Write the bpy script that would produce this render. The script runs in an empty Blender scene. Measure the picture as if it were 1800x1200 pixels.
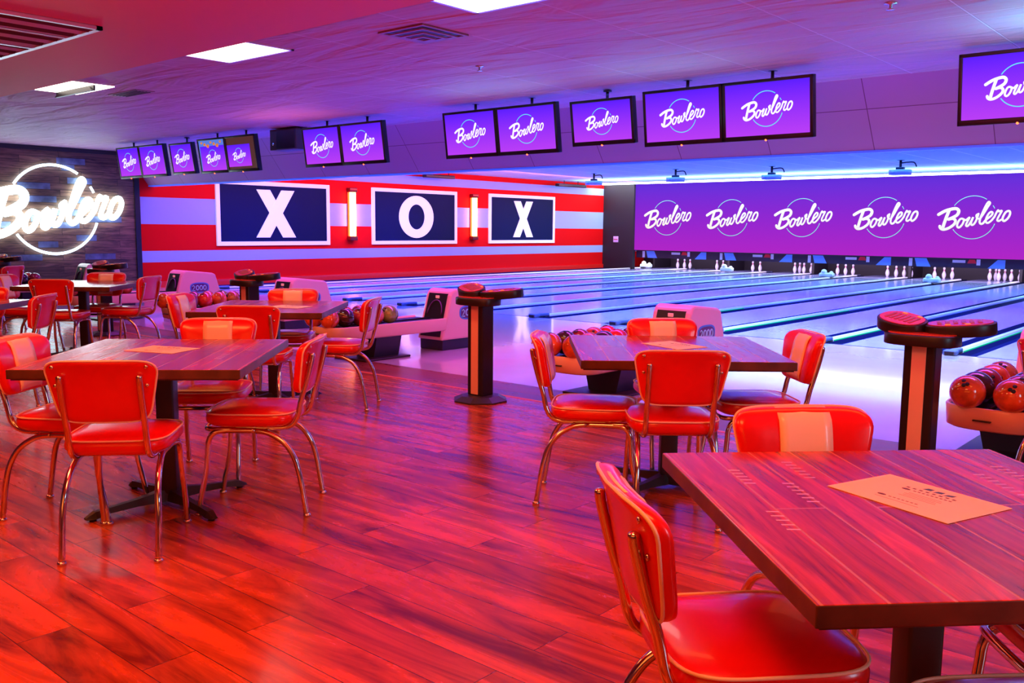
import bpy, bmesh, math, random
from mathutils import Vector, Matrix
random.seed(7)
PI = math.pi
C = bpy.context.scene.collection
sc = bpy.context.scene

# ------------------------------------------------------------------ camera
cd = bpy.data.cameras.new('camera'); cam = bpy.data.objects.new('camera', cd); C.objects.link(cam)
cd.sensor_width = 36.0; cd.lens = 1596.4 / 1800 * 36.0; cd.clip_end = 100
cam.matrix_world = Matrix(((0.757688, -0.086709, 0.646831, 0), (0.652556, 0.087228, -0.752703, 0),
                           (0.008844, 0.992408, 0.122674, 1.42), (0, 0, 0, 1)))
sc.camera = cam
# ------------------------------------------------------------------ world, exposure
w = bpy.data.worlds.new('world'); sc.world = w; w.use_nodes = True
w.node_tree.nodes['Background'].inputs[0].default_value = (0.6, 0.05, 0.10, 1)
w.node_tree.nodes['Background'].inputs[1].default_value = 0.05
vs = sc.view_settings
vs.view_transform = 'Standard'; vs.look = 'None'; vs.exposure = 0.0; vs.gamma = 1.0; vs.use_curve_mapping = False


def area(name, loc, size, col, power, rot=(0, 0, 0), spread=180):
    l = bpy.data.lights.new(name, 'AREA'); l.shape = 'RECTANGLE'; l.size, l.size_y = size
    l.color = col; l.energy = power; l.spread = math.radians(spread)
    o = bpy.data.objects.new(name, l); C.objects.link(o); o.location = loc; o.rotation_euler = rot
    return o


# red lamps over the seating, blue ones over the lanes behind the bulkhead
area('seating_red_light', (-0.9, 0.9, 2.95), (1.3, 0.9), (1.0, 0.30, 0.07), 46)
area('seating_red_light', (-3.7, 0.6, 2.95), (1.3, 0.9), (1.0, 0.30, 0.07), 58)
area('seating_red_light', (-8.2, 0.9, 2.95), (2.0, 1.0), (1.0, 0.24, 0.06), 55)
area('rear_fill_light', (0.5, -2.6, 1.9), (5.0, 1.8), (1.0, 0.22, 0.03), 45, (math.radians(80), 0, 0))  # unseen warm fill added behind the camera to lift the chair backs
area('lane_blue_light', (-10.5, 13.0, 3.0), (18.0, 3.0), (0.02, 0.07, 1.0), 1900, spread=95)
area('lane_blue_light', (-10.5, 23.5, 3.0), (18.0, 4.0), (0.04, 0.22, 1.0), 1300, spread=100)
area('lane_blue_light', (-10.5, 17.5, 3.0), (18.0, 3.0), (0.02, 0.08, 1.0), 1800, spread=100)
area('approach_white_fill', (-3.5, 11.6, 3.0), (7.0, 1.2), (0.60, 0.80, 1.0), 230, spread=120)  # hidden fill added to stand in for white reflections on the approach
area('approach_blue_fill', (-11.5, 9.2, 3.0), (14.0, 0.7), (0.03, 0.14, 1.0), 160, spread=120)  # added blue fill for the approach; no fixture there
area('seating_red_light', (-4.5, 4.0, 2.95), (10.0, 0.6), (1.0, 0.26, 0.06), 70, (math.radians(12), 0, 0), spread=150)  # unseen strip added to carry red onto the ball racks
area('ceiling_magenta_wash', (-2.2, 1.6, 2.35), (9.0, 0.5), (1.0, 0.01, 0.09), 230, (math.radians(148), 0, math.radians(20)))  # unseen uplight added to tint the ceiling magenta
area('bulkhead_blue_light', (-9.5, 9.55, 2.62), (19.0, 0.25), (0.01, 0.04, 1.0), 34, (PI, 0, 0))
for _x, _c, _p in ((-7.3, (0.15, 0.75, 1.0), 5), (-5.0, (0.1, 0.8, 0.9), 5), (-1.0, (0.15, 0.8, 1.0), 36), (-11.5, (1.0, 0.3, 0.35), 5)):
    area('ceiling_patch_fill', (_x, 8.1, 2.45), (1.6, 0.2), _c, _p, (PI, 0, 0))  # uplights added in front of the TVs to colour patches of ceiling
area('striped_wall_fill', (-17.6, 19.0, 3.0), (0.5, 17.5), (1.0, 0.25, 0.32), 400, (0, math.radians(50), PI / 2 * 0))  # unseen fill added to brighten the red of the striped wall
area('cool_reflection_fill', (3.6, 3.2, 1.7), (1.6, 1.0), (0.45, 0.75, 1.0), 45, (0, math.radians(90), 0))  # made-up cool source out of view, gives chrome and tabletop reflections
area('lane_ceiling_wash', (-9.5, 25.8, 2.55), (19.0, 0.4), (0.35, 0.75, 1.0), 420, (PI - math.radians(15), 0, 0))
area('approach_violet_fill', (-8.0, 7.6, 3.0), (15.0, 0.7), (0.85, 0.08, 1.0), 190, spread=110)  # added violet fill tinting the approach, not tied to any fixture


# ------------------------------------------------------------------ materials
def lin(c):
    return tuple(((x / 255) / 12.92 if x / 255 <= 0.04045 else ((x / 255 + 0.055) / 1.055) ** 2.4) for x in c)


def mat(name, col, rough=0.5, metal=0.0, emit=None, es=0.0, coat=0.0, noise=0.0, nscale=6.0, spec=0.5, srgb=False, bump=0.0):
    m = bpy.data.materials.new(name); m.use_nodes = True
    nt = m.node_tree; b = nt.nodes['Principled BSDF']
    if srgb: col = lin(col)
    c4 = (*col[:3], 1)
    b.inputs['Base Color'].default_value = c4
    b.inputs['Roughness'].default_value = rough
    b.inputs['Metallic'].default_value = metal
    b.inputs['Specular IOR Level'].default_value = spec
    b.inputs['Coat Weight'].default_value = coat
    b.inputs['Coat Roughness'].default_value = 0.06
    if emit is not None:
        b.inputs['Emission Color'].default_value = (*emit, 1); b.inputs['Emission Strength'].default_value = es
    if noise > 0 or bump > 0:
        tc = nt.nodes.new('ShaderNodeTexCoord'); n = nt.nodes.new('ShaderNodeTexNoise')
        n.inputs['Scale'].default_value = nscale; n.inputs['Detail'].default_value = 4
        nt.links.new(tc.outputs['Object'], n.inputs['Vector'])
        if noise > 0:
            r = nt.nodes.new('ShaderNodeValToRGB'); nt.links.new(n.outputs['Fac'], r.inputs[0])
            r.color_ramp.elements[0].position = 0.3; r.color_ramp.elements[1].position = 0.7
            r.color_ramp.elements[0].color = tuple(max(0, x * (1 - noise)) for x in c4[:3]) + (1,)
            r.color_ramp.elements[1].color = tuple(min(1, x * (1 + noise)) for x in c4[:3]) + (1,)
            nt.links.new(r.outputs[0], b.inputs['Base Color'])
        if bump > 0:
            bp = nt.nodes.new('ShaderNodeBump'); bp.inputs['Strength'].default_value = bump; bp.inputs['Distance'].default_value = 0.02
            nt.links.new(n.outputs['Fac'], bp.inputs['Height']); nt.links.new(bp.outputs[0], b.inputs['Normal'])
    return m


def nodes(m): return m.node_tree.nodes, m.node_tree.links, m.node_tree.nodes['Principled BSDF']


def plank_mat(name, cols, pw, pl, axis='X', grain=(2.0, 28.0), rough=0.3, coat=0.0, seam=0.004, seamcol=None, bump=0.15, rough_var=0.12, tone_rng=(0.62, 1.25), spec=0.4):
    """boards: noise-grained, each board of its own tone; axis = board direction"""
    m = mat(name, cols[0], rough, coat=coat, spec=spec); N, L, b = nodes(m)
    tc = N.new('ShaderNodeTexCoord'); mp = N.new('ShaderNodeMapping')
    L.new(tc.outputs['Object'], mp.inputs['Vector'])
    if axis == 'Y': mp.inputs['Rotation'].default_value = (0, 0, PI / 2)
    if axis == 'XZ': mp.inputs['Rotation'].default_value = (PI / 2, 0, 0)
    if axis == 'YZ': mp.inputs['Rotation'].default_value = (0, PI / 2, PI / 2)
    br = N.new('ShaderNodeTexBrick'); L.new(mp.outputs[0], br.inputs['Vector'])
    br.offset = 0.37; br.inputs['Scale'].default_value = 1.0
    br.inputs['Brick Width'].default_value = pl; br.inputs['Row Height'].default_value = pw
    br.inputs['Mortar Size'].default_value = seam; br.inputs['Mortar Smooth'].default_value = 0.2
    br.inputs['Bias'].default_value = 0.0
    br.inputs['Color1'].default_value = (0, 0, 0, 1); br.inputs['Color2'].default_value = (1, 1, 1, 1)
    br.inputs['Mortar'].default_value = (0.5, 0.5, 0.5, 1)
    sc_ = N.new('ShaderNodeMapping'); L.new(mp.outputs[0], sc_.inputs['Vector'])
    sc_.inputs['Scale'].default_value = (grain[0], grain[1], 1)
    off = N.new('ShaderNodeMixRGB'); off.blend_type = 'ADD'; off.inputs[0].default_value = 1
    sm = N.new('ShaderNodeMixRGB'); sm.blend_type = 'MULTIPLY'; sm.inputs[0].default_value = 1; sm.inputs[2].default_value = (9, 7, 0, 1)
    L.new(br.outputs['Color'], sm.inputs[1]); L.new(sc_.outputs[0], off.inputs[1]); L.new(sm.outputs[0], off.inputs[2])
    n = N.new('ShaderNodeTexNoise'); n.inputs['Scale'].default_value = 1.0; n.inputs['Detail'].default_value = 6
    n.inputs['Roughness'].default_value = 0.62; n.inputs['Distortion'].default_value = 1.2
    L.new(off.outputs[0], n.inputs['Vector'])
    r = N.new('ShaderNodeValToRGB'); L.new(n.outputs['Fac'], r.inputs[0])
    e = r.color_ramp.elements; e[0].position = 0.33; e[1].position = 0.68
    e[0].color = (*cols[0], 1); e[1].color = (*cols[1], 1)
    tone = N.new('ShaderNodeMixRGB'); tone.blend_type = 'MULTIPLY'; tone.inputs[0].default_value = 1
    tr = N.new('ShaderNodeMapRange'); tr.inputs['To Min'].default_value = tone_rng[0]; tr.inputs['To Max'].default_value = tone_rng[1]
    L.new(br.outputs['Color'], tr.inputs['Value']); L.new(r.outputs[0], tone.inputs[1]); L.new(tr.outputs[0], tone.inputs[2])
    mx = N.new('ShaderNodeMixRGB'); L.new(br.outputs['Fac'], mx.inputs[0]); L.new(tone.outputs[0], mx.inputs[1])
    mx.inputs[2].default_value = (*(seamcol or tuple(x * .3 for x in cols[0])), 1)
    L.new(mx.outputs[0], b.inputs['Base Color'])
    rr = N.new('ShaderNodeMapRange'); rr.inputs['To Min'].default_value = rough - rough_var; rr.inputs['To Max'].default_value = rough + rough_var
    L.new(n.outputs['Fac'], rr.inputs['Value']); L.new(rr.outputs[0], b.inputs['Roughness'])
    bp = N.new('ShaderNodeBump'); bp.inputs['Strength'].default_value = bump; bp.inputs['Distance'].default_value = 0.004
    sub = N.new('ShaderNodeMath'); sub.operation = 'SUBTRACT'; L.new(n.outputs['Fac'], sub.inputs[0]); L.new(br.outputs['Fac'], sub.inputs[1])
    L.new(sub.outputs[0], bp.inputs['Height']); L.new(bp.outputs[0], b.inputs['Normal'])
    return m


def tile_mat(name, col, line, bw, rh, seam, rot=(0, 0, 0), loc=(0, 0, 0), rough=0.6, wave=0.5, wscale=(0.5, 1.6, 1), lines_rough=0.4, dist=0.03):
    m = mat(name, col, rough); N, L, b = nodes(m)
    tc = N.new('ShaderNodeTexCoord'); mp = N.new('ShaderNodeMapping'); L.new(tc.outputs['Object'], mp.inputs['Vector'])
    mp.inputs['Rotation'].default_value = rot; mp.inputs['Location'].default_value = loc
    br = N.new('ShaderNodeTexBrick'); L.new(mp.outputs[0], br.inputs['Vector']); br.offset = 0.0
    br.inputs['Scale'].default_value = 1; br.inputs['Brick Width'].default_value = bw; br.inputs['Row Height'].default_value = rh
    br.inputs['Mortar Size'].default_value = seam; br.inputs['Mortar Smooth'].default_value = 0.3
    c2 = tuple(x * 0.93 for x in col)
    br.inputs['Color1'].default_value = (*col, 1); br.inputs['Color2'].default_value = (*c2, 1); br.inputs['Mortar'].default_value = (*line, 1)
    L.new(br.outputs['Color'], b.inputs['Base Color'])
    m2 = N.new('ShaderNodeMapping'); m2.inputs['Scale'].default_value = wscale; L.new(tc.outputs['Object'], m2.inputs['Vector'])
    n = N.new('ShaderNodeTexNoise'); n.inputs['Scale'].default_value = 1.5; n.inputs['Detail'].default_value = 3; n.inputs['Distortion'].default_value = 0.8
    L.new(m2.outputs[0], n.inputs['Vector'])
    bp = N.new('ShaderNodeBump'); bp.inputs['Strength'].default_value = wave; bp.inputs['Distance'].default_value = dist
    ad = N.new('ShaderNodeMath'); ad.operation = 'MULTIPLY_ADD'; L.new(br.outputs['Fac'], ad.inputs[0]); ad.inputs[1].default_value = -0.25; L.new(n.outputs['Fac'], ad.inputs[2])
    L.new(ad.outputs[0], bp.inputs['Height']); L.new(bp.outputs[0], b.inputs['Normal'])
    return m


def grad_mat(name, top, bot, strength=1.0):
    m = mat(name, (0.004, 0.004, 0.008), 0.9, spec=0.0); N, L, b = nodes(m)
    tc = N.new('ShaderNodeTexCoord'); s = N.new('ShaderNodeSeparateXYZ'); r = N.new('ShaderNodeValToRGB')
    L.new(tc.outputs['Generated'], s.inputs[0]); L.new(s.outputs['Z'], r.inputs[0])
    r.color_ramp.elements[0].color = (*lin(bot), 1); r.color_ramp.elements[1].color = (*lin(top), 1)
    L.new(r.outputs[0], b.inputs['Emission Color']); b.inputs['Emission Strength'].default_value = strength
    return m


def stripes_mat(name):
    """painted wall: red with pale stripes by height"""
    m = mat(name, (0.7, 0, 0), 0.7, spec=0.12); N, L, b = nodes(m)
    tc = N.new('ShaderNodeTexCoord'); s = N.new('ShaderNodeSeparateXYZ'); L.new(tc.outputs['Object'], s.inputs[0])
    mr = N.new('ShaderNodeMath'); mr.operation = 'DIVIDE'; L.new(s.outputs['Z'], mr.inputs[0]); mr.inputs[1].default_value = 3.2
    r = N.new('ShaderNodeValToRGB'); r.color_ramp.interpolation = 'CONSTANT'; L.new(mr.outputs[0], r.inputs[0])
    red = (0.75, 0.002, 0.004, 1); wh = (0.36, 0.50, 0.82, 1)
    el = r.color_ramp.elements; el[0].position = 0; el[0].color = red; el[1].position = 0.58 / 3.2; el[1].color = wh
    for z, c in ((0.84, red), (1.46, wh), (2.07, red), (2.70, wh), (2.95, red)):
        e = el.new(z / 3.2); e.color = c
    L.new(r.outputs[0], b.inputs['Base Color'])
    return m


M = {}
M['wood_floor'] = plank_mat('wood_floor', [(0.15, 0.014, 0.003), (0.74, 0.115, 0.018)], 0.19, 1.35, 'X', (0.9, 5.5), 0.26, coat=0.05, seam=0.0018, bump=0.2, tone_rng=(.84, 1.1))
M['dark_strip'] = plank_mat('dark_floor_strip', [(0.16, 0.025, 0.02), (0.28, 0.05, 0.03)], 0.25, 1.35, 'X', (1.1, 8.0), 0.3, seam=0.002)
M['table_wood'] = plank_mat('table_wood', [(0.17, 0.018, 0.005), (0.55, 0.07, 0.018)], 0.125, 4.0, 'Y', (1.5, 22.0), 0.20, coat=0.05, spec=0.28, seam=0.0035, bump=0.3, seamcol=(0.5, 0.22, 0.1), rough_var=0.08)
M['table_edge'] = mat('table_edge', (0.10, 0.03, 0.018), 0.4, noise=0.4, nscale=9)
M['approach'] = mat('approach_maple', (0.62, 0.55, 0.56), 0.13, coat=0.6, noise=0.06, nscale=1.3)
M['lane'] = mat('lane_blue_tinted', (0.26, 0.28, 0.50), 0.22, coat=0.25, noise=0.08, nscale=2)  # blue of the lane lighting is partly tinted into this base colour
M['gutter'] = mat('gutter_dark', (0.004, 0.006, 0.04), 0.8, spec=0.1)
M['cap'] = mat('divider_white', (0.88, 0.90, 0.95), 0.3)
M['green'] = mat('green_strip', (0.0, 0.5, 0.1), 0.4, emit=(0.0, 0.8, 0.06), es=0.4)
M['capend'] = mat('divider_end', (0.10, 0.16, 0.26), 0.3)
M['orange_line'] = mat('orange_line', (0.8, 0.16, 0.03), 0.4)
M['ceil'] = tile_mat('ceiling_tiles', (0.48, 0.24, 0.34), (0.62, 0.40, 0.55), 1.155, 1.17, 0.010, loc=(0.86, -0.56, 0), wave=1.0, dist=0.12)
M['soffit'] = mat('soffit_paint', (0.68, 0.11, 0.10), 0.6, bump=0.3, nscale=1.2)
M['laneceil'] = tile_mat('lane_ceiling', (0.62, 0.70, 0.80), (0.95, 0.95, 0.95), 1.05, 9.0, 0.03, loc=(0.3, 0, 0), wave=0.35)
M['header'] = tile_mat('bulkhead_panels', (0.40, 0.20, 0.40), (0.16, 0.04, 0.12), 1.23, 0.52, 0.006, loc=(0, 0.28, 0), rot=(PI / 2 - 0.64, 0, 0), wave=0.05)
M['wall_red'] = stripes_mat('striped_wall_paint')
M['navy'] = mat('navy_panel', (0.001, 0.009, 0.05), 0.6, spec=0.15)
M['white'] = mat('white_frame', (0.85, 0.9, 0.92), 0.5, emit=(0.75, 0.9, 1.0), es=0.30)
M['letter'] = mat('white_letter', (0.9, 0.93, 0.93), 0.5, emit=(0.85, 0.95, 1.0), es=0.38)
M['black'] = mat('black_plastic', (0.012, 0.010, 0.012), 0.35)
M['blackwall'] = mat('black_wall_paint', (0.02, 0.012, 0.02), 0.6)
M['iron'] = mat('black_iron', (0.03, 0.018, 0.02), 0.42)
M['chrome'] = mat('chrome', (0.68, 0.65, 0.65), 0.09, metal=1.0)
M['red'] = mat('red_vinyl', (0.78, 0.006, 0.006), 0.28, coat=0.35, noise=0.10, nscale=3)
M['cream'] = mat('cream_vinyl', (1.0, 0.76, 0.56), 0.33, coat=0.3)
M['piping'] = mat('cream_piping', (0.95, 0.66, 0.48), 0.35)
M['shell'] = mat('return_cream_plastic', (0.86, 0.52, 0.38), 0.32, coat=0.2)
M['skirt'] = mat('return_dark_base', (0.022, 0.025, 0.05), 0.5)
M['screen'] = grad_mat('screen_gradient', (92, 30, 255), (186, 62, 246), 1.0)
M['mask'] = grad_mat('mask_gradient', (92, 34, 216), (176, 34, 196), 1.0)
M['logo_white'] = mat('logo_white', (0.2, 0.2, 0.2), 0.5, emit=lin((255, 250, 250)), es=1.0)
M['logo_cyan'] = mat('logo_cyan', (0.05, 0.1, 0.1), 0.5, emit=lin((90, 225, 240)), es=1.0)
M['logo_cream'] = mat('logo_cream', (0.2, 0.2, 0.2), 0.5, emit=lin((226, 216, 186)), es=1.0)
M['logo_green'] = mat('logo_green', (0.05, 0.1, 0.1), 0.5, emit=lin((120, 222, 196)), es=1.0)
M['neon'] = mat('neon_white', (0.9, 1, 0.98), 0.4, emit=(0.72, 0.96, 1.0), es=8.0)
M['neon_ring'] = mat('neon_ring', (0.7, 0.8, 1), 0.4, emit=(0.62, 0.82, 1.0), es=6)
M['tube'] = mat('sconce_tube', (1, 0.6, 0.3), 0.4, emit=(1.0, 0.30, 0.06), es=22.0)
M['diffuser'] = mat('light_diffuser', (1, 1, 1), 0.5, emit=(1.0, 0.90, 0.78), es=4.0)
M['paper'] = mat('menu_paper', (0.98, 0.85, 0.80), 0.6)
M['ink'] = mat('menu_ink', (0.10, 0.05, 0.12), 0.6)
M['bluebit'] = mat('graphic_blue', (0.10, 0.22, 0.75), 0.5, emit=(0.05, 0.15, 0.7), es=0.35)
M['graypink'] = mat('graphic_grey', (0.45, 0.45, 0.7), 0.5, emit=(0.3, 0.3, 0.6), es=0.3)
M['redbit'] = mat('graphic_red', (0.5, 0.02, 0.03), 0.5, emit=(0.4, 0.0, 0.02), es=0.3)
M['strip'] = mat('mask_skirt_dark', (0.03, 0.012, 0.04), 0.5)
M['pin'] = mat('pin_white', (0.80, 0.74, 0.86), 0.3)
M['pinred'] = mat('pin_red_band', (0.75, 0.02, 0.06), 0.35)
M['podtop'] = mat('console_glossy_red', (0.75, 0.05, 0.015), 0.25, coat=0.3)
M['button'] = mat('console_keys', (0.45, 0.10, 0.08), 0.35)
M['amber'] = mat('console_amber', (1, 0.4, 0.05), 0.3, emit=(1, 0.35, 0.03), es=0.5)
M['led'] = mat('red_led', (1, 0.1, 0.02), 0.3, emit=(1.0, 0.10, 0.02), es=6)
M['vent'] = mat('vent_metal', (0.25, 0.14, 0.18), 0.4)
M['blade'] = mat('louvre_dark', (0.06, 0.015, 0.015), 0.35)
M['ventback'] = mat('louvre_back', (0.10, 0.02, 0.02), 0.7)
M['ventlight'] = mat('vent_bright', (0.65, 0.68, 0.75), 0.3, metal=0.6)
M['brown'] = mat('speaker_wood', (0.05, 0.02, 0.015), 0.5)
M['tvwarm'] = mat('tv_brown_picture', (0.02, 0.01, 0.01), 0.3, emit=(0.13, 0.035, 0.03), es=0.6)
M['tvblue'] = mat('tv_blue_picture', (0.02, 0.02, 0.05), 0.3, emit=(0.10, 0.22, 0.8), es=0.9)
M['decal'] = mat('decal_teal', (0.08, 0.35, 0.65), 0.35)
M['decald'] = mat('decal_dark', (0.12, 0.03, 0.14), 0.4)
M['decall'] = mat('decal_light', (0.35, 0.90, 0.80), 0.35)
M['projector'] = mat('projector_shell', (0.55, 0.55, 0.85), 0.4)
M['fixw'] = mat('white_housing', (0.62, 0.85, 0.85), 0.35)
M['whitelight'] = mat('valance_light', (0.9, 1, 1), 0.5, emit=(0.80, 0.97, 1.0), es=8.0)
M['sprk'] = mat('sprinkler_metal', (0.6, 0.7, 0.75), 0.25, metal=0.9)
M['wallpaint'] = mat('room_wall_paint', (0.30, 0.10, 0.09), 0.6)
SIGNW = plank_mat('reclaimed_wood', [(0.05, 0.025, 0.02), (0.26, 0.13, 0.08)], 0.135, 1.25, 'YZ', (1.6, 14.0), 0.55, seam=0.004, bump=0.25)
N_, L_, B_ = nodes(SIGNW)   # a few of the boards are blue-grey
M['signwood'] = SIGNW


# ------------------------------------------------------------------ mesh builder
class MB:
    def __init__(s): s.v = []; s.f = []; s.m = []; s.sm = []

    def add(s, vs, fs, mi=0, smooth=False, M4=None):
        b = len(s.v)
        s.v += [tuple(M4 @ Vector(p)) if M4 else tuple(p) for p in vs]
        s.f += [tuple(b + i for i in f) for f in fs]; s.m += [mi] * len(fs); s.sm += [smooth] * len(fs)
        return s

    def box(s, a, b, mi=0, M4=None):
        x0, y0, z0 = a; x1, y1, z1 = b
        vs = [(x0, y0, z0), (x1, y0, z0), (x1, y1, z0), (x0, y1, z0), (x0, y0, z1), (x1, y0, z1), (x1, y1, z1), (x0, y1, z1)]
        return s.add(vs, [(0, 3, 2, 1), (4, 5, 6, 7), (0, 1, 5, 4), (1, 2, 6, 5), (2, 3, 7, 6), (3, 0, 4, 7)], mi, False, M4)

    def rbox(s, a, b, r, mi=0, M4=None, seg=3):
        """box rounded on every edge"""
        bm = bmesh.new(); bmesh.ops.create_cube(bm, size=1.0)
        for v in bm.verts: v.co = Vector([a[i] + (v.co[i] + 0.5) * (b[i] - a[i]) for i in range(3)])
        bmesh.ops.bevel(bm, geom=list(bm.edges), offset=r, segments=seg, profile=0.5, affect='EDGES')
        bm.verts.index_update()
        s.add([v.co[:] for v in bm.verts], [[v.index for v in f.verts] for f in bm.faces], mi, True, M4); bm.free()
        return s

    def prism(s, poly, d0, d1, axis='z', mi=0, M4=None, smooth=False):
        n = len(poly)

        def P(p, d): return {'z': (p[0], p[1], d), 'x': (d, p[0], p[1]), 'y': (p[0], d, p[1])}[axis]
        vs = [P(p, d0) for p in poly] + [P(p, d1) for p in poly]
        s.add(vs, [tuple(range(n))[::-1], tuple(range(n, 2 * n))], mi, False, M4)
        b = len(s.v) - 2 * n
        for i in range(n):
            j = (i + 1) % n; s.f.append((b + i, b + j, b + n + j, b + n + i)); s.m.append(mi); s.sm.append(smooth)
        return s

    def tube(s, pts, r, n=10, mi=0, closed=False, M4=None, up=None, flat=1.0, cap=True):
        pts = [Vector(p) for p in pts]; N = len(pts)
        rs = r if isinstance(r, (list, tuple)) else [r] * N
        T = []
        for i in range(N):
            a = pts[(i - 1) % N] if (closed or i > 0) else pts[i]; b = pts[(i + 1) % N] if (closed or i < N - 1) else pts[i]
            t = (b - a); T.append(t.normalized() if t.length > 1e-9 else Vector((0, 0, 1)))
        vs = []
        if up is not None: nrm = None
        else:
            nrm = T[0].orthogonal().normalized()
        for i in range(N):
            if up is not None: u = Vector(up).normalized(); sd = T[i].cross(u).normalized()
            else:
                nrm = (nrm - T[i] * nrm.dot(T[i])).normalized(); u = nrm; sd = T[i].cross(u)
            for k in range(n):
                a = 2 * PI * k / n; vs.append(pts[i] + sd * math.cos(a) * rs[i] + u * math.sin(a) * rs[i] * flat)
        fs = []
        for i in range(N if closed else N - 1):
            j = (i + 1) % N
            for k in range(n): fs.append((i * n + k, i * n + (k + 1) % n, j * n + (k + 1) % n, j * n + k))
        if not closed and cap: fs += [tuple(range(n))[::-1], tuple((N - 1) * n + k for k in range(n))]
        return s.add(vs, fs, mi, True, M4)

    def lathe(s, prof, n=20, mi=0, M4=None, c=(0, 0)):
        vs = []; fs = []
        for r, z in prof:
            for k in range(n): a = 2 * PI * k / n; vs.append((c[0] + r * math.cos(a), c[1] + r * math.sin(a), z))
        for i in range(len(prof) - 1):
            for k in range(n): fs.append((i * n + k, i * n + (k + 1) % n, (i + 1) * n + (k + 1) % n, (i + 1) * n + k))
        fs.append(tuple(range(n))[::-1]); fs.append(tuple((len(prof) - 1) * n + k for k in range(n)))
        return s.add(vs, fs, mi, True, M4)

    def sphere(s, c, r, n=20, mi=0, M4=None, sz=1.0):
        prof = [(max(1e-4, r * math.sin(PI * i / (n // 2))), -r * sz * math.cos(PI * i / (n // 2))) for i in range(n // 2 + 1)]
        T = Matrix.Translation(c)
        return s.lathe(prof, n, mi, (M4 @ T) if M4 else T)

    def build(s, name, mats, parent=None, loc=None, rot=None, bevel=0):
        me = bpy.data.meshes.new(name); me.from_pydata(s.v, [], s.f)
        if not isinstance(mats, (list, tuple)): mats = [mats]
        for m in mats: me.materials.append(M[m] if isinstance(m, str) else m)
        me.polygons.foreach_set('material_index', s.m); me.polygons.foreach_set('use_smooth', s.sm)
        bm = bmesh.new(); bm.from_mesh(me); bmesh.ops.recalc_face_normals(bm, faces=bm.faces)
        bm.to_mesh(me); bm.free(); me.update()
        o = bpy.data.objects.new(name, me); C.objects.link(o)
        if parent: o.parent = parent
        if loc: o.location = loc
        if rot: o.rotation_euler = rot
        if bevel:
            bv = o.modifiers.new('bevel', 'BEVEL'); bv.width = bevel; bv.segments = 2; bv.limit_method = 'ANGLE'
        return o


def thing(name, label, cat, loc=(0, 0, 0), rz=0, group=None):
    o = bpy.data.objects.new(name, None); C.objects.link(o); o.empty_display_size = 0.1
    o.location = loc; o.rotation_euler = (0, 0, rz); return tag(o, label, cat, group)


def tag(o, label=None, cat=None, group=None, kind=None):
    if label: o['label'] = label
    if cat: o['category'] = cat
    if group: o['group'] = group
    if kind: o['kind'] = kind
    return o


def struct(o): o['kind'] = 'structure'; return o


def dup(o, loc=None, rz=None, label=None, group=None):
    def cp(x, par):
        c = x.copy(); C.objects.link(c)
        if par: c.parent = par
        for ch in x.children: cp(ch, c)
        return c
    c = cp(o, None)
    if loc is not None: c.location = loc
    if rz is not None: c.rotation_euler = (0, 0, rz)
    if label: c['label'] = label
    if group: c['group'] = group
    return c


def catmull(pts, k=6, closed=False):
    P = [Vector(p if len(p) == 3 else (p[0], p[1], 0)) for p in pts]; n = len(P); out = []
    for i in range(n if closed else n - 1):
        p0 = P[(i - 1) % n] if (closed or i > 0) else P[i]; p1 = P[i]; p2 = P[(i + 1) % n]; p3 = P[(i + 2) % n] if (closed or i + 2 < n) else p2
        for j in range(k):
            t = j / k
            out.append(0.5 * ((2 * p1) + (-p0 + p2) * t + (2 * p0 - 5 * p1 + 4 * p2 - p3) * t * t + (-p0 + 3 * p1 - 3 * p2 + p3) * t ** 3))
    if not closed: out.append(P[-1])
    return out


def superell(a, b, e=4.0, n=40):
    out = []
    for k in range(n):
        t = 2 * PI * k / n; c, s_ = math.cos(t), math.sin(t)
        out.append((a * math.copysign(abs(c) ** (2 / e), c), b * math.copysign(abs(s_) ** (2 / e), s_)))
    return out


# ------------------------------------------------------------------ the room
XL = -20.0
XR = 4.0
def slab(name, x0, x1, y0, y1, z0, z1, m):
    return struct(MB().box((x0, y0, z0), (x1, y1, z1)).build(name, m))


slab('floor', XL - 0.2, XR, -4, 5.78, -0.2, 0.0, 'wood_floor')
slab('trim_1', XL - 0.2, XR, 5.78, 5.815, -0.2, 0.002, 'orange_line')
slab('floor_threshold', XL - 0.2, XR, 5.815, 6.33, -0.2, 0.0, 'dark_strip')
slab('floor_approach', XL - 0.2, XR, 6.33, 11.40, -0.2, 0.0, 'approach')
slab('trim_2', XL - 0.2, XR, 11.40, 11.44, -0.2, 0.001, 'black')
slab('floor_lane_bed', XL - 0.2, XR, 11.44, 32.2, -0.3, -0.12, 'gutter')
slab('floor_wall_side', XL, -18.84, 11.44, 28.6, -0.12, 0.0, 'gutter')
slab('ceiling', XL - 0.2, XR, 4.69, 10.2, 3.05, 3.2, 'ceil')
slab('ceiling_soffit', XL - 0.2, XR, -4, 4.69, 3.02, 3.2, 'soffit')
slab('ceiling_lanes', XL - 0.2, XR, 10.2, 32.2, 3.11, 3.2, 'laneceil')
slab('wall_left', XL - 0.2, XL, -4, 32.2, 0, 3.3, 'wall_red')
slab('wall_rear', XL - 0.2, XR, -4.2, -4.0, 0, 3.3, 'wallpaint')
slab('wall_right', XR, XR + 0.2, -4.2, 32.2, -0.3, 3.3, 'wallpaint')
slab('wall_far', XL - 0.2, XR, 32.2, 32.4, -0.3, 3.3, 'blackwall')
# red plinth rail along the striped wall
slab('baseboard_left', XL, XL + 0.05, 10.3, 28.6, 0.0, 0.14, mat('red_rail', (0.8, 0.02, 0.01), 0.3, coat=0.4))
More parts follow.
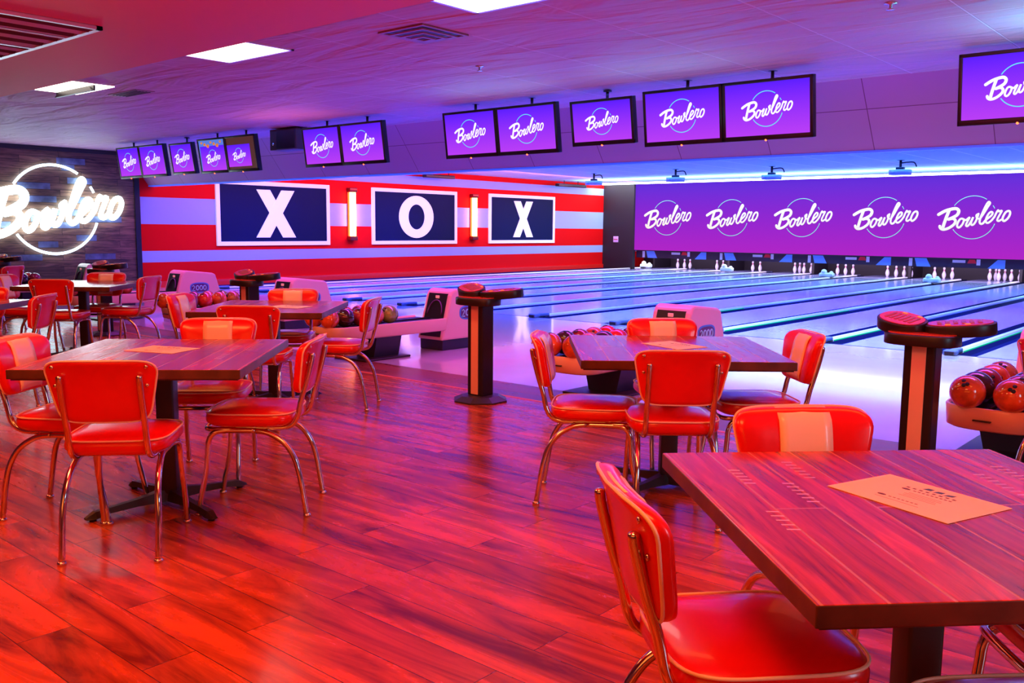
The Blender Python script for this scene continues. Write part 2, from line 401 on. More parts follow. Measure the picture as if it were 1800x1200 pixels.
# bulkhead over the foul line
hb = MB()
hb.prism([(9.97, 3.06), (10.5, 2.33), (10.62, 2.33), (10.62, 3.12), (9.97, 3.12)], XL, XR, 'x')
struct(hb.build('wall_bulkhead', 'header'))
slab('trim_3', XL, XR, 10.49, 10.63, 2.31, 2.335, mat('bulkhead_blue_edge', (0.1, 0.2, 0.9), 0.4, emit=(0.02, 0.12, 1.0), es=0.5))
# black end wall beside the screen
slab('wall_screen_side', XL, -18.64, 28.5, 28.66, 0, 3.11, 'blackwall')

# ------------------------------------------------------------------ script logo strokes (unit circle radius 1, centre 0)
def LS(pts): return [((x - 893) / 458, (585 - y) / 460) for x, y in pts]


LOGO_LET = [
    (LS([(198, 522), (330, 445), (470, 402), (560, 398), (607, 450), (580, 530), (500, 585), (415, 625)]), 34, False),
    (LS([(405, 628), (500, 612), (552, 655), (535, 725), (460, 795), (375, 838), (300, 846), (252, 815), (238, 775)]), 30, False),
    (LS([(412, 430), (370, 560), (330, 700), (302, 820)]), 34, False),
    (LS([(680, 612), (722, 640), (705, 715), (665, 780), (622, 805), (592, 765), (606, 695), (640, 630)]), 22, True),
    (LS([(718, 625), (760, 645), (800, 610), (832, 588), (795, 675), (770, 750), (795, 775), (835, 735), (875, 650), (905, 578), (872, 680), (875, 740), (915, 740), (955, 680), (985, 590), (1003, 508)]), 21, False),
    (LS([(1000, 508), (962, 540), (980, 600), (1035, 620)]), 18, False),
    (LS([(1035, 620), (1105, 500), (1170, 370), (1212, 290), (1188, 258), (1150, 310), (1095, 450), (1052, 580), (1035, 680), (1065, 725), (1110, 705), (1145, 650)]), 22, False),
    (LS([(1145, 650), (1200, 600), (1262, 540), (1275, 485), (1240, 470), (1195, 520), (1160, 610), (1160, 685), (1205, 700), (1265, 650), (1320, 570)]), 21, False),
    (LS([(1320, 570), (1352, 480), (1382, 432), (1392, 462), (1450, 445), (1420, 520), (1385, 600), (1378, 650), (1410, 662), (1455, 630)]), 20, False),
    (LS([(1590, 452), (1612, 500), (1590, 580), (1545, 640), (1500, 662), (1475, 620), (1492, 545), (1535, 470)]), 22, True),
]
def arc(a0, a1, n=28): return [(math.cos(math.radians(a0 + (a1 - a0) * i / n)), math.sin(math.radians(a0 + (a1 - a0) * i / n))) for i in range(n + 1)]


LOGO_RING = [arc(147, 56), arc(33, 24, 4), arc(214, 343)]


def logo(name_l, name_r, parent, M4, R, ml, mr, wl=1.0, wr=9, flat=0.12, n=8, lift=0.0):
    a = MB()
    for pts, wd, cl in LOGO_LET:
        a.tube([(p.x * R, p.y * R, lift) for p in catmull(pts, 5, cl)], wd / 458 * R * wl, n, closed=cl, up=(0, 0, 1), flat=flat, M4=M4)
        if not cl:
            for q in (pts[0], pts[-1]): a.sphere((q[0] * R, q[1] * R, lift), wd / 458 * R * wl, 8, M4=M4, sz=flat)
    b = MB()
    for pts in LOGO_RING:
        b.tube([(x * R, y * R, lift * 0.5) for x, y in pts], wr / 458 * R, n, up=(0, 0, 1), flat=flat, M4=M4)
    return b.build(name_r, mr, parent), a.build(name_l, ml, parent)


# ------------------------------------------------------------------ sign wall
sw = thing('wood_sign_wall', 'dark reclaimed wood plank cladding with black trim behind the neon sign', 'wall panel', (XL, 6.0, 0))
MB().box((0.0, -8.0, 0.0), (0.05, 4.12, 2.96)).build('plank_cladding', 'signwood', sw)
tb = MB().box((0.0, -8.0, 2.96), (0.08, 4.24, 3.045)); tb.box((0.0, 4.12, 0.0), (0.08, 4.24, 2.96)); tb.build('black_trim', 'black', sw)
rnd = random.Random(5)
bb = MB(); used_ = []
for k in range(34):
    y = rnd.uniform(-0.9, 3.2); z = 0.135 * rnd.randint(5, 20) + 0.004; Lb = rnd.uniform(0.25, 0.75)
    if any(abs(z - z_) < .01 and y < y_ + 1.0 and y_ < y + 1.0 for z_, y_ in used_): continue
    used_.append((z, y))
    bb.box((0.05, y, z + 0.002), (0.054, min(y + Lb, 4.1), z + 0.127))
bb.build('blue_boards', mat('blue_grey_boards', (0.10, 0.12, 0.22), 0.5, noise=0.5, nscale=5), sw)['label'] = 'blue-grey boards among the brown ones'
sg = thing('neon_sign', 'large glowing white neon script sign reading Bowlèro inside a ring on wood wall', 'sign', (XL + 0.08, 8.33, 1.745))
RM = Matrix(((0, 0, 1, 0.05), (1, 0, 0, 0), (0, 1, 0, 0), (0, 0, 0, 1)))
logo('neon_lettering', 'neon_ring', sg, RM, 0.925, 'neon', 'neon_ring', wl=1.35, wr=13, flat=0.6, n=10)

# ------------------------------------------------------------------ XOX panels on the striped wall
def xo_panel(y0, y1, ch, label, lw=0.6):
    t = thing('letter_panel', label, 'wall panel', (XL, (y0 + y1) / 2, 1.755), 0, 'white framed letter panels on the striped wall')
    hw = (y1 - y0) / 2; hh = 0.80
    MB().box((0.0, -hw + .05, -hh + .05), (0.03, hw - .05, hh - .05)).build('navy_board', 'navy', t)
    f = MB(); b = 0.10
    f.box((0, -hw, -hh), (.05, hw, -hh + b)); f.box((0, -hw, hh - b), (.05, hw, hh)); f.box((0, -hw, -hh + b), (.05, -hw + b, hh - b)); f.box((0, hw - b, -hh + b), (.05, hw, hh - b))
    f.build('frame', 'white', t)
    g = MB()
    H = 0.60
    if ch == 'X':
        s_ = lw / 0.6; a = 0.60 * s_; wd = 0.40 * s_
        for q in (1, -1):
            g.prism([(-a * q, -H), ((-a + wd) * q, -H), (a * q * 0.95, H), ((a * 0.95 - wd) * q, H)], 0.03, 0.045 + 0.002 * (q + 1), 'x')
    else:
        n = 40; vs = []; fs = []
        for k in range(n):
            t_ = 2 * PI * k / n
            for (ry, rz) in ((0.70, 0.62), (0.33, 0.37)):
                for x in (0.03, 0.045): vs.append((x, ry * math.cos(t_), rz * math.sin(t_)))
        for k in range(n):
            j = (k + 1) % n
            for a, b2 in ((0, 1), (1, 3), (3, 2), (2, 0)): fs.append((4 * k + a, 4 * j + a, 4 * j + b2, 4 * k + b2))
        g.add(vs, fs)
    g.build('letter', 'letter', t)['label'] = 'white letter ' + ch
    return t


xo_panel(12.18, 15.60, 'X', 'navy wall panel with white X, largest and leftmost, nearest the neon sign')
xo_panel(17.10, 20.54, 'O', 'navy wall panel with white letter O between the two light tubes')
xo_panel(22.04, 25.48, 'X', 'navy wall panel with white X, rightmost, nearest the purple screens', 0.52)
for y, lb in ((16.35, 'glowing orange twin tube light between left X panel and O panel'), (21.28, 'glowing orange twin tube light between O panel and right X panel')):
    t = thing('wall_tube_light', lb, 'wall light', (XL, y, 1.79), 0, 'orange tube lights on striped wall')
    bk = MB().box((0, -.12, -.72), (.03, .12, .72)); bk.rbox((0, -.13, .60), (.16, .13, .72), .02); bk.rbox((0, -.13, -.72), (.16, .13, -.60), .02)
    bk.build('housing', mat('sconce_housing', (0.25, 0.04, 0.03), 0.3, metal=0.6), t)
    for s_ in (-1, 1): MB().tube([(.10, s_ * .06, -.60), (.10, s_ * .06, .60)], .042, 12).build('light_tube', 'tube', t)

# ------------------------------------------------------------------ lanes, dividers
CAPX = [-4.56 + 1.58 * k for k in range(-9, 5)]   # -18.78 ... 1.76
ORD = ['first', 'second', 'third', 'fourth', 'fifth', 'sixth', 'seventh', 'eighth', 'ninth', 'tenth', 'eleventh', 'twelfth', 'thirteenth', 'fourteenth']
GM = mat('lane_end_pale', (0.5, 0.55, 0.5), 0.3)
for i in range(len(CAPX) - 2):
    xa, xb = CAPX[i] + 0.05, CAPX[i + 1] - 0.05; g = 0.215
    t = thing('bowling_lane', 'glossy pale bowling lane, %s from the striped wall' % ORD[i], 'bowling lane', ((xa + xb) / 2, 11.44, 0), 0, 'bowling lanes')
    hw = (xb - xa) / 2
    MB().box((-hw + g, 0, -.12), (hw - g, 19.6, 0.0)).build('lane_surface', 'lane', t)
    for s_ in (-1, 1):
        gp = [(s_ * (hw - g), 0.0), (s_ * (hw - g * .85), -.05), (s_ * (hw - g * .5), -.075), (s_ * (hw - g * .15), -.05), (s_ * hw, 0.0), (s_ * hw, -.12), (s_ * (hw - g), -.12)]
        MB().prism(gp, 0, 19.0, 'y', smooth=False).build('gutter', 'gutter', t)
for i in range(len(CAPX)):
    x = CAPX[i]
    if x > 0: continue
    t = thing('lane_divider', 'long pale divider between gutters, %s from the striped wall' % ORD[i], 'lane divider', (x, 11.3, 0), 0, 'raised dividers between bowling lanes')
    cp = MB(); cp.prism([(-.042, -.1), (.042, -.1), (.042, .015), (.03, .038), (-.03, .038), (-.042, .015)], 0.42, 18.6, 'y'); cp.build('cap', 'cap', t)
    if x > -9: MB().box((.0425, .45, -.03), (.049, 3.2 + (i % 3), .016)).build('green_strip', 'green', t)['label'] = 'glowing green strip along one side'
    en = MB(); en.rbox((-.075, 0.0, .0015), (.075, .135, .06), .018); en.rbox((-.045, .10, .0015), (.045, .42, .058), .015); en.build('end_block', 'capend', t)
    MB().box((-.05, -.008, .012), (.05, .002, .045)).build('sensor_window', 'black', t)

# far-end housings on the dividers
fx = thing('divider_camera_housing', 'x', 'camera housing', (0, 0, 0), 0, 'white housings at the far ends of dividers')
MB().rbox((-.22, -.12, 0.0), (.22, .12, .14), .05).build('housing_body', 'fixw', fx)
hb = MB(); hb.sphere((-.08, -.03, .16), .09, 12); hb.sphere((.14, .0, .13), .065, 12); hb.build('knobs', 'fixw', fx)
HP = [(-18.55, 29.3), (-15.0, 28.9), (-10.98, 27.7), (-7.7, 27.0)]
HL = ['white housing on divider nearest the black end wall', 'white housing on divider in front of the second purple logo', 'white housing on divider below the gap right of third purple logo', 'white housing on divider nearest the right edge of the picture']
for i, (p, l) in enumerate(zip(HP, HL)):
    o = fx if i == 0 else dup(fx)
    o.location = (p[0], p[1], 0.03); o['label'] = l

# ------------------------------------------------------------------ masking screen and pin decks
mk = thing('masking_screen', 'wide purple projection screen with five script logos above the pins', 'screen', (-9.3, 28.6, 0))
MB().box((-9.34, 0.0, 0.70), (9.34 + 1.5, 0.06, 3.105)).build('screen_panel', 'mask', mk)
MB().box((-9.34, -0.012, 0.675), (10.8, 0.06, 0.70)).build('bottom_rail', 'black', mk)
for i, x in enumerate((-17.28, -14.75, -12.24, -9.64, -7.16)):
    lr, ll = logo('script_logo', 'logo_ring', mk, Matrix(((1, 0, 0, x + 9.3), (0, 0, 1, -.006), (0, 1, 0, 1.872), (0, 0, 0, 1))), 0.612, 'logo_cream', 'logo_green', wl=1.0, wr=7, flat=0.02)
slab('trim_4', -18.64, 1.5, 28.52, 28.62, 3.105, 3.112, 'black')
slab('trim_5', -20.0, XR, 27.6, 28.5, 3.095, 3.109, 'whitelight')
# graphics band under the screen
gb = thing('graphic_band', 'dark band with blue and red shapes hanging under the purple screen', 'band', (-9.3, 28.75, 0))
MB().box((-9.34, 0, 0.42), (10.8, 0.05, 0.675)).build('band_board', 'strip', gb)
for k in range(6):
    x0 = -9.34 + 3.16 * k + 0.15
    for pl_ in ([(x0 + .35, .42), (x0 + .75, .42), (x0 + .62, .67), (x0 + .28, .67)], [(x0 + 2.3, .42), (x0 + 2.75, .42), (x0 + 2.75, .67), (x0 + 2.55, .67)]):
        MB().prism(pl_, -.006, 0, 'y', 0).build('blue_shape', 'bluebit', gb)
    for a_, b_ in (((x0 + .12, -.006, .43), (x0 + .22, 0, .66)), ((x0 + 2.0, -.006, .50), (x0 + 2.1, 0, .67)), ((x0 + 1.35, -.008, .56), (x0 + 1.7, 0, .64))):
        MB().box(a_, b_).build('pale_shape', 'graypink', gb)
    q = MB(); q.prism([(x0 + 1.75, .55), (x0 + 2.0, .55), (x0 + 1.95, .66), (x0 + 1.8, .66)], -.006, 0, 'y'); q.build('red_shape', 'redbit', gb)
# pit: black box behind, dividers between decks
for i, x in enumerate(CAPX):
    if x > 0 or i % 2: continue
    tag(MB().box((x - .04, 30.2, -.1), (x + .04, 31.38, 0.43)).build('pin_deck_partition', 'blackwall'), 'black partition between pin decks, %s from the black end wall' % ORD[i], 'partition', 'partitions between pin decks')
slab('wall_pit', XL, XR, 31.4, 31.5, -0.3, 0.7, 'blackwall')
area('pin_deck_light', (-10, 28.9, 0.60), (18, 0.2), (0.85, 0.7, 1.0), 300, (math.radians(50), 0, 0))
pn = bpy.data.objects.new('bowling_pin', None)
def pin_mesh():
    b = MB()
    prof = [(.026, 0), (.034, .02), (.05, .07), (.057, .115), (.052, .16), (.036, .21), (.025, .245)]
    p2 = [(.025, .245), (.0235, .256)]; p3 = [(.0235, .256), (.024, .27)]; p4 = [(.024, .27), (.026, .285)]
    p5 = [(.026, .285), (.031, .31), (.032, .33), (.027, .35), (.014, .36)]
    s_ = 1.0
    for pr, mi in ((prof, 0), (p2, 1), (p3, 0), (p4, 1), (p5, 0)):
        b.lathe([(r * 1.08, z) for r, z in pr], 14, mi)
    return b
pin0 = pin_mesh().build('bowling_pin', ['pin', 'pinred'])
pin_x = [(-17.81, 0), (-17.52, 0), (-17.28, 0), (-16.16, 1), (-15.91, 1), (-15.64, 1), (-14.74, 2), (-14.46, 2), (-13.17, 3), (-13.06, 3), (-12.84, 3), (-12.58, 3),
         (-11.67, 4), (-11.40, 4), (-11.15, 4), (-10.0, 5), (-9.76, 5), (-9.51, 5), (-9.29, 5), (-8.56, 6), (-8.31, 6), (-8.07, 6), (-7.01, 7), (-6.88, 7), (-6.76, 7), (-6.63, 7), (-6.42, 7), (-6.19, 7)]
for i, (x, g) in enumerate(pin_x):
    o = pin0 if i == 0 else pin0.copy()
    if i: C.objects.link(o)
    y = 30.35 + (0.16 if x in (-13.06, -6.88, -6.63) else 0) - (0.1 if x in (-8.56, -10.0) else 0)
    o.location = (x, y, 0.0)
    tag(o, 'white bowling pin standing on the %s pin deck from the black end wall' % ORD[g], 'bowling pin', 'bowling pins, %s deck' % ORD[g])

# ------------------------------------------------------------------ projectors under the lane ceiling
pj = thing('ceiling_projector', 'x', 'projector', (0, 0, 0), 0, 'projectors hanging over the lanes')
MB().lathe([(.09, .30), (.09, .285), (.03, .28)], 14).build('ceiling_plate', 'black', pj)
p_ = MB().tube([(0, 0, .29), (0, 0, .12)], .03, 10); p_.rbox((-.09, -.07, .06), (.09, .07, .13), .02); p_.build('mount', 'black', pj)
q = MB(); q.prism([(x, y) for x, y in superell(.24, .2, 3.5, 24)], -.05, .065, 'z', smooth=True); q.tube([(-.1, -.2, .0), (-.1, -.24, .0)], .045, 12); q.build('projector_body', 'projector', pj)
MB().tube(catmull([(0, 0, .22), (.15, -.05, .23), (.33, -.1, .22), (.40, -.12, .12)], 5), .016, 8).build('cable', 'black', pj)
for i, (p, l) in enumerate(zip([(-16.3, 22.7), (-13.3, 22.4), (-10.6, 22.7), (-7.25, 22.4)], ['leftmost ceiling projector, above the end of the striped wall', 'ceiling projector above the first purple logo', 'ceiling projector above the third purple logo', 'rightmost ceiling projector, above the gap between fourth and fifth logos'])):
    o = pj if i == 0 else dup(pj)
    o.location = (p[0], p[1], 2.82); o['label'] = l
for i, (y0, y1, l) in enumerate(((18.7, 19.9, 'black bar fixture near the striped wall above the O panel'), (25.0, 26.6, 'black bar fixture near striped wall above right X panel'))):
    t = thing('ceiling_bar_light', l, 'light fixture', (XL + 0.5, (y0 + y1) / 2, 2.95), 0, 'black bar fixtures under lane ceiling')
    MB().rbox((-.09, -(y1 - y0) / 2, -.05), (.09, (y1 - y0) / 2, .05), .02).build('bar_body', 'black', t)
    for s_ in (-.4, .4): MB().tube([(0, s_, .05), (0, s_, .16)], .012, 8).build('hanger', 'black', t)
t = thing('wall_notice', 'small pale lilac notice on the black end wall', 'notice', (-19.4, 28.5, 1.08))
MB().rbox((-.11, -.02, -.11), (.11, 0, .11), .008).build('notice_plate', mat('notice', (0.6, 0.4, 0.75), 0.5, emit=(0.4, 0.2, 0.5), es=0.4), t)
MB().box((-.09, -.024, -.02), (.09, -.02, .01)).build('notice_line', 'redbit', t)

# ------------------------------------------------------------------ TVs
def tv(xa, xb, label, zt=2.957, zb=2.355, kind=0, first_pole=True):
    yt, yb = 8.85, 8.93
    cx = (xa + xb) / 2; hw = (xb - xa) / 2 - .004
    t = thing('television', label, 'television', (cx, (yt + yb) / 2, (zt + zb) / 2), 0, 'televisions hanging in front of the bulkhead')
    ang = math.atan2(yb - yt, zt - zb); hh = math.hypot(yb - yt, zt - zb) / 2
    R = Matrix.Rotation(ang, 4, 'X')
    fr = MB(); b = 0.032; bb_ = 0.05
    fr.rbox((-hw, 0.0, -hh), (hw, .07, hh), .008, M4=R)
    fr.rbox((-hw, -.018, -hh), (hw, .01, -hh + bb_), .006, M4=R); fr.rbox((-hw, -.018, hh - b), (hw, .01, hh), .006, M4=R)
    fr.rbox((-hw, -.018, -hh), (-hw + b, .01, hh), .006, M4=R); fr.rbox((hw - b, -.018, -hh), (hw, .01, hh), .006, M4=R)
    fr.build('bezel', 'black', t)
    x0, x1, z0, z1 = -hw + b, hw - b, -hh + bb_, hh - b
    if kind:
        MB().box((x0, -.006, z0), (x1, 0.002, z1), M4=R).build('picture', 'tvblue' if kind == 1 else 'tvwarm', t)
        if kind == 1:
            q = MB()
            for k in range(7): q.sphere((x0 + .1 + .1 * k, -.006, z1 - .04 - .03 * (k % 3)), .022 + .006 * (k % 3), 8, M4=R, sz=1)
            q.build('picture_lights', 'amber', t)
            x0 += .03; x1 -= .005; z1 -= .10
        else:
            MB().sphere((-.05, -.002, z1 - .11), .13, 16, M4=R @ Matrix.Diagonal((1, .05, .6, 1)) if False else R).build('picture_ball', 'graypink', t) if False else None
            x0 += .005; x1 -= .14; z1 -= .12; z0 += .04
    MB().add([(x0, -.008, z0), (x1, -.008, z0), (x1, -.008, z1), (x0, -.008, z1)], [(0, 1, 2, 3)], M4=R).build('screen', 'screen', t)
    sh = (z1 - z0)
    s = 0.335 * sh; sx = min(1.0, (x1 - x0) / (3.45 * s))
    LM = R @ Matrix(((s, 0, 0, (x0 + x1) / 2), (0, 0, 1, -.010), (0, s, 0, (z0 + z1) / 2), (0, 0, 0, 1)))
    logo('script_logo', 'logo_ring', t, LM, 1.0, 'logo_white', 'logo_cyan', wl=1.0, wr=11, flat=0.002, n=6)
    pl = MB().tube([(.0, .1, hh + .11), (.0, .1, hh - .06)], .018, 8); pl.tube([(0, .1, hh + .0), (.05, .06, hh - .03)], .02, 8); pl.rbox((-.1, .06, -.1), (.1, .12, hh - .03), .01)
    pl.lathe([(.05, hh + .105), (.05, hh + .09)], 12, c=(0, .1)); pl.build('ceiling_mount', 'black', t)
    MB().sphere((-.01, -.012, -hh + .0), .012, 8, M4=R).build('indicator_light', 'led', t)
    return t


TVS = [(-18.09, -17.20, 'leftmost hanging TV, overlapping the wood sign wall'), (-17.20, -16.25, 'second TV from the left, joined to the leftmost TV'),
       (-16.04, -15.25, 'single TV third from the left, between two joined pairs')]
for a, b, l in TVS[:2]: tv(a, b, l)
tv(*TVS[2][:2], TVS[2][2], 2.93, 2.37)
tv(-15.06, -14.18, 'fourth TV from the left, colourful picture showing behind purple screen', kind=1)
tv(-14.18, -13.28, 'fifth TV from the left, brown picture showing beside purple screen', kind=2)
tv(-11.99, -11.07, 'TV just right of the hanging speaker'); tv(-11.07, -10.09, 'TV joined to the right of the one beside the speaker')
tv(-8.87, -7.92, 'TV left half of the pair above the O panel and right X panel'); tv(-7.92, -6.94, 'TV right half of the pair left of the lone middle TV')
tv(-6.73, -5.84, 'lone frameless-looking TV in the middle between two joined pairs', 2.93, 2.41)
tv(-5.71, -4.73, 'TV left half of the largest full pair, right of the lone middle TV'); tv(-4.73, -3.74, 'TV right half of the largest full pair')
tv(-2.42, -1.42, 'TV cut off by the right edge of the picture', 2.985, 2.37)

sp = thing('hanging_speaker', 'black speaker box with brown side hanging left of the TVs in mid row', 'speaker', (-12.85, 9.25, 2.87))
MB().rbox((-.36, -.15, -.18), (.36, .15, .16), .01).build('cabinet', 'brown', sp)
MB().rbox((-.16, -.165, -.17), (.35, -.148, .15), .004).build('grille', 'black', sp)
q = MB().tube([(-.25, 0, .16), (-.25, 0, .18)], .02, 8); q.tube([(.25, 0, .16), (.25, 0, .18)], .02, 8); q.build('bracket', 'black', sp)
MB().lathe([(.022, -.152), (.022, -.148)], 12, M4=Matrix.Translation((-.27, 0, -.08)) @ Matrix.Rotation(PI / 2, 4, 'X') @ Matrix.Translation((0, 0, .302))).build('badge', 'sprk', sp)

# ------------------------------------------------------------------ ceiling fittings
def troffer(cx, cy, hx, hy, label, z=3.05, es=None):
    t = thing('ceiling_light_panel', label, 'ceiling light', (cx, cy, z), 0, 'bright rectangular ceiling lights')
    f = MB(); b = .03
    f.box((-hx, -hy, -.012), (hx, -hy + b, 0.0)); f.box((-hx, hy - b, -.012), (hx, hy, 0.0)); f.box((-hx, -hy, -.012), (-hx + b, hy, 0)); f.box((hx - b, -hy, -.012), (hx, hy, 0))
    f.build('frame', 'ventlight', t)
    MB().box((-hx + b * .4, -hy + b * .4, -.009), (hx - b * .4, hy - b * .4, -.001)).build('diffuser', 'diffuser', t)
    return t


troffer(-7.72, 4.97, .53, .27, 'glowing white ceiling panel at upper left of the picture')
troffer(-4.35, 4.97, .53, .27, 'glowing white ceiling panel cut off by the top edge')
troffer(-15.6, 4.97, .53, .27, 'glowing white ceiling panel at the far left edge')
t = thing('dropped_ceiling_light', 'glowing ceiling light with dark open cover beside a vent, far upper left', 'ceiling light', (-11.25, 5.02, 3.05))
MB().box((-.5, -.25, -.01), (.5, .25, 0)).build('diffuser', 'diffuser', t)
MB().box((-.5, .0, -.012), (.5, .02, -.075)).build('cover_edge', 'black', t)
MB().prism([(-.5, -.075), (.5, -.075), (.42, -.03), (-.42, -.03)], -.02, .0, 'y').build('open_cover', 'black', t)
# square air diffuser
t = thing('ceiling_air_diffuser', 'square stepped air diffuser in the ceiling above the middle TVs', 'vent', (-5.74, 5.5, 3.05))
for k in range(4):
    h = .27 - .065 * k; q = MB(); z = -.004 - .012 * k
    for a, b in (((-h, -h), (h, -h + .03)), ((-h, h - .03), (h, h)), ((-h, -h + .03), (-h + .03, h - .03)), ((h - .03, -h + .03), (h, h - .03))):
        q.box((a[0], a[1], z - .01), (b[0], b[1], z))
    q.build('diffuser_ring', 'vent', t)
MB().box((-.27, -.27, -.003), (.27, .27, 0.0)).build('back_plate', 'black', t)
t = thing('ceiling_air_vent', 'small flat slotted vent in the ceiling beside the dropped light', 'vent', (-11.1, 5.65, 3.05))
q = MB().box((-.36, -.12, -.008), (.36, .12, 0)); q.build('vent_plate', 'vent', t)
for k in range(5): MB().box((-.3, -.09 + .042 * k, -.014), (.3, -.075 + .042 * k, -.008)).build('slat', 'black', t)
t = thing('ceiling_louvre_grille', 'large metal louvre grille in the red ceiling, top left corner', 'vent', (-8.6, 3.05, 3.02))
q = MB(); q.box((-1.1, -.62, -.03), (1.1, -.55, 0)); q.box((-1.1, .50, -.03), (1.1, .55, 0)); q.box((1.06, -.62, -.03), (1.1, .55, 0)); q.box((.50, -.6, -.03), (.54, .5, 0)); q.box((-.2, -.6, -.03), (-.16, .5, 0)); q.build('frame', 'ventlight', t)
MB().box((-1.1, -.6, -.004), (1.1, .55, -.001)).build('back_plate', 'ventback', t)
for k in range(14):
    x = -1.0 + .15 * k
    MB().add([(x, -.6, -.03), (x, .5, -.03), (x + .05, .5, -.008), (x + .05, -.6, -.008), (x + .004, -.6, -.033), (x + .004, .5, -.033), (x + .054, .5, -.011), (x + .054, -.6, -.011)],
             [(0, 1, 2, 3), (4, 7, 6, 5), (0, 4, 5, 1), (3, 2, 6, 7), (0, 3, 7, 4), (1, 5, 6, 2)]).build('louvre_blade', 'blade' if k % 2 else 'ventlight', t)
for i, (x, y, l) in enumerate(((-6.42, 6.93, 'small metal sprinkler head in the ceiling above the middle'), (-2.36, 6.87, 'small metal sprinkler head near the top edge at right'))):
    t = thing('sprinkler_head', l, 'sprinkler', (x, y, 3.05), 0, 'ceiling sprinklers')
    MB().lathe([(.045, 0), (.045, -.008), (.015, -.012), (.012, -.035)], 14).build('collar', 'sprk', t)
    MB().lathe([(.03, -.05), (.03, -.046), (.004, -.035)], 12).build('deflector', 'sprk', t)

# ------------------------------------------------------------------ ball returns
DIG = {'2': [(-.3, .5), (0, .8), (.3, .5), (.1, 0), (-.3, -.7), (.35, -.7)], '0': None}
def ball_return(x, label, with_decal=True):
    """x = centre; hood front edge at y=7.43, rack reaches towards the seats"""
    t = thing('ball_return', label, 'ball return', (x, 7.43, 0), 0, 'ball returns on the approach')
    prof = [(0.0, .12), (.15, .64), (.19, .70), (.24, .715), (.70, .665), (.76, .64), (.92, .12)]
    W = .21
    hood = MB(); hood.prism([(y, z) for y, z in prof], -W, W, 'x')
    ho = hood.build('hood', 'shell', t, bevel=.025)
    # recessed dark front
    fr = [(-.006, .15), (.135, .61), (.150, .635)]
    f = MB()
    def fy(z): return 0.0 + (z - .12) * (.15 / .52)
    pts = [(-.165, .16), (.165, .16), (.155, .66), (-.155, .66)]
    f.add([(px, fy(pz) - .004, pz) for px, pz in pts] + [(px, fy(pz) + .02, pz) for px, pz in pts], [(0, 1, 2, 3), (4, 7, 6, 5), (0, 4, 5, 1), (1, 5, 6, 2), (2, 6, 7, 3), (3, 7, 4, 0)])
    f.build('hood_mouth', 'black', t)
    ar = MB(); ar.tube([(0.115 * math.cos(a), fy(.42 + .16 * math.sin(a)) - .008, .42 + .16 * math.sin(a)) for a in [PI * k / 14 for k in range(15)]], .008, 6); ar.build('mouth_arch', 'decald', t)
    MB().rbox((-.03, fy(.62) - .014, .60), (.03, fy(.62) - .002, .635), .005).build('lane_number_light', mat('tag_pink', (0.8, 0.3, 0.3), .4, emit=(.8, .25, .25), es=.5), t)
    sk = MB().rbox((-W + .02, .03, 0.0), (W - .02, .88, .13), .012); sk.build('skirt', 'skirt', t)
    # side decal on the +X side
    dc = MB(); X = W + .027
    ov = superell(.17, .085, 3, 32)
    dc.prism([(.46 + a, .43 + b) for a, b in ov], W - .001, W + .004, 'x'); d_ = dc.build('decal', 'decal', t)
    dc = MB(); dc.prism([(.46 + a * .88, .43 + b * .8) for a, b in ov], W + .004, W + .006, 'x'); dc.build('decal_field', 'decald', t)
    dg = MB()
    dg.tube([(W + .007, .35 + .07 * px, .425 + .055 * pz) for px, pz in DIG['2']], .007, 6)
    for cx in (.42, .485, .55):
        dg.tube([(W + .007, cx + .024 * math.cos(a), .43 + .035 * math.sin(a)) for a in [2 * PI * k / 14 for k in range(14)]], .008, 6, closed=True)
    dg.build('decal_number', 'decall', t)
    # rack
    rk = MB()
    hw = .27; q_ = []
    for k in range(17):   # bowed front end
        a = PI + PI * k / 16
        c, s_ = math.cos(a), math.sin(a); e = 3.2
        q_.append((hw * math.copysign(abs(c) ** (2 / e), c), -1.35 + .26 * math.copysign(abs(s_) ** (2 / e), s_)))
    out = [(-hw, .02)] + q_ + [(hw, .02)]
    def shr(k): return [(a * k, (b + 1.0) * k - 1.0 if b < -1 else b) for a, b in out]
    n = len(out); vs = []
    lv = [(.245, .90), (.262, .97), (.385, 1.0), (.392, .985), (.388, .95), (.33, .93)]
    for z, k in lv: vs += [(a, b, z) for a, b in shr(k)]
    fs = []
    for L_i in range(len(lv) - 1):
        for k in range(n - 1): fs.append((L_i * n + k, L_i * n + k + 1, (L_i + 1) * n + k + 1, (L_i + 1) * n + k))
    fs.append(tuple(range(n))); fs.append(tuple((len(lv) - 1) * n + k for k in range(n)))
    rk.add(vs, fs, 0, True); tr_ = rk.build('rack_tray', 'shell', t)
    MB().rbox((-.07, -1.622, .312), (.03, -1.60, .320), .002).build('tray_slot', 'iron', tr_)
    bed = MB(); bed.prism([(a, b) for a, b in shr(.955)], .350, .372, 'z'); bed.build('rack_bed', 'black', t)
    MB().tube([(0, .0, .376), (0, -1.5, .376)], .014, 8).build('rack_rail', 'black', t)
    ft = MB(); ft.prism([(-.14, .0), (.14, .0), (.20, .25), (-.20, .25)], -.98, -.62, 'y'); ft.build('rack_foot', 'skirt', t)
    MB().rbox((-.27, -1.2, 0.0), (.27, -.55, .022), .008).build('foot_plate', 'iron', t)
    return t


RETX = [(-17.05, 'ball return in front of the wood sign wall, mostly hidden by red chairs'), (-13.71, 'ball return with number decal nearest the wood sign wall and striped wall corner'),
        (-10.76, 'ball return hood behind the second row table, left of the pale striped chair top'), (-7.67, 'ball return with full rack beside the scoring console in the centre'),
        (-4.50, 'ball return behind the centre right table'), (-1.31, 'ball return cut off by the right edge with balls at its front')]
for x, l in RETX: ball_return(x, l)
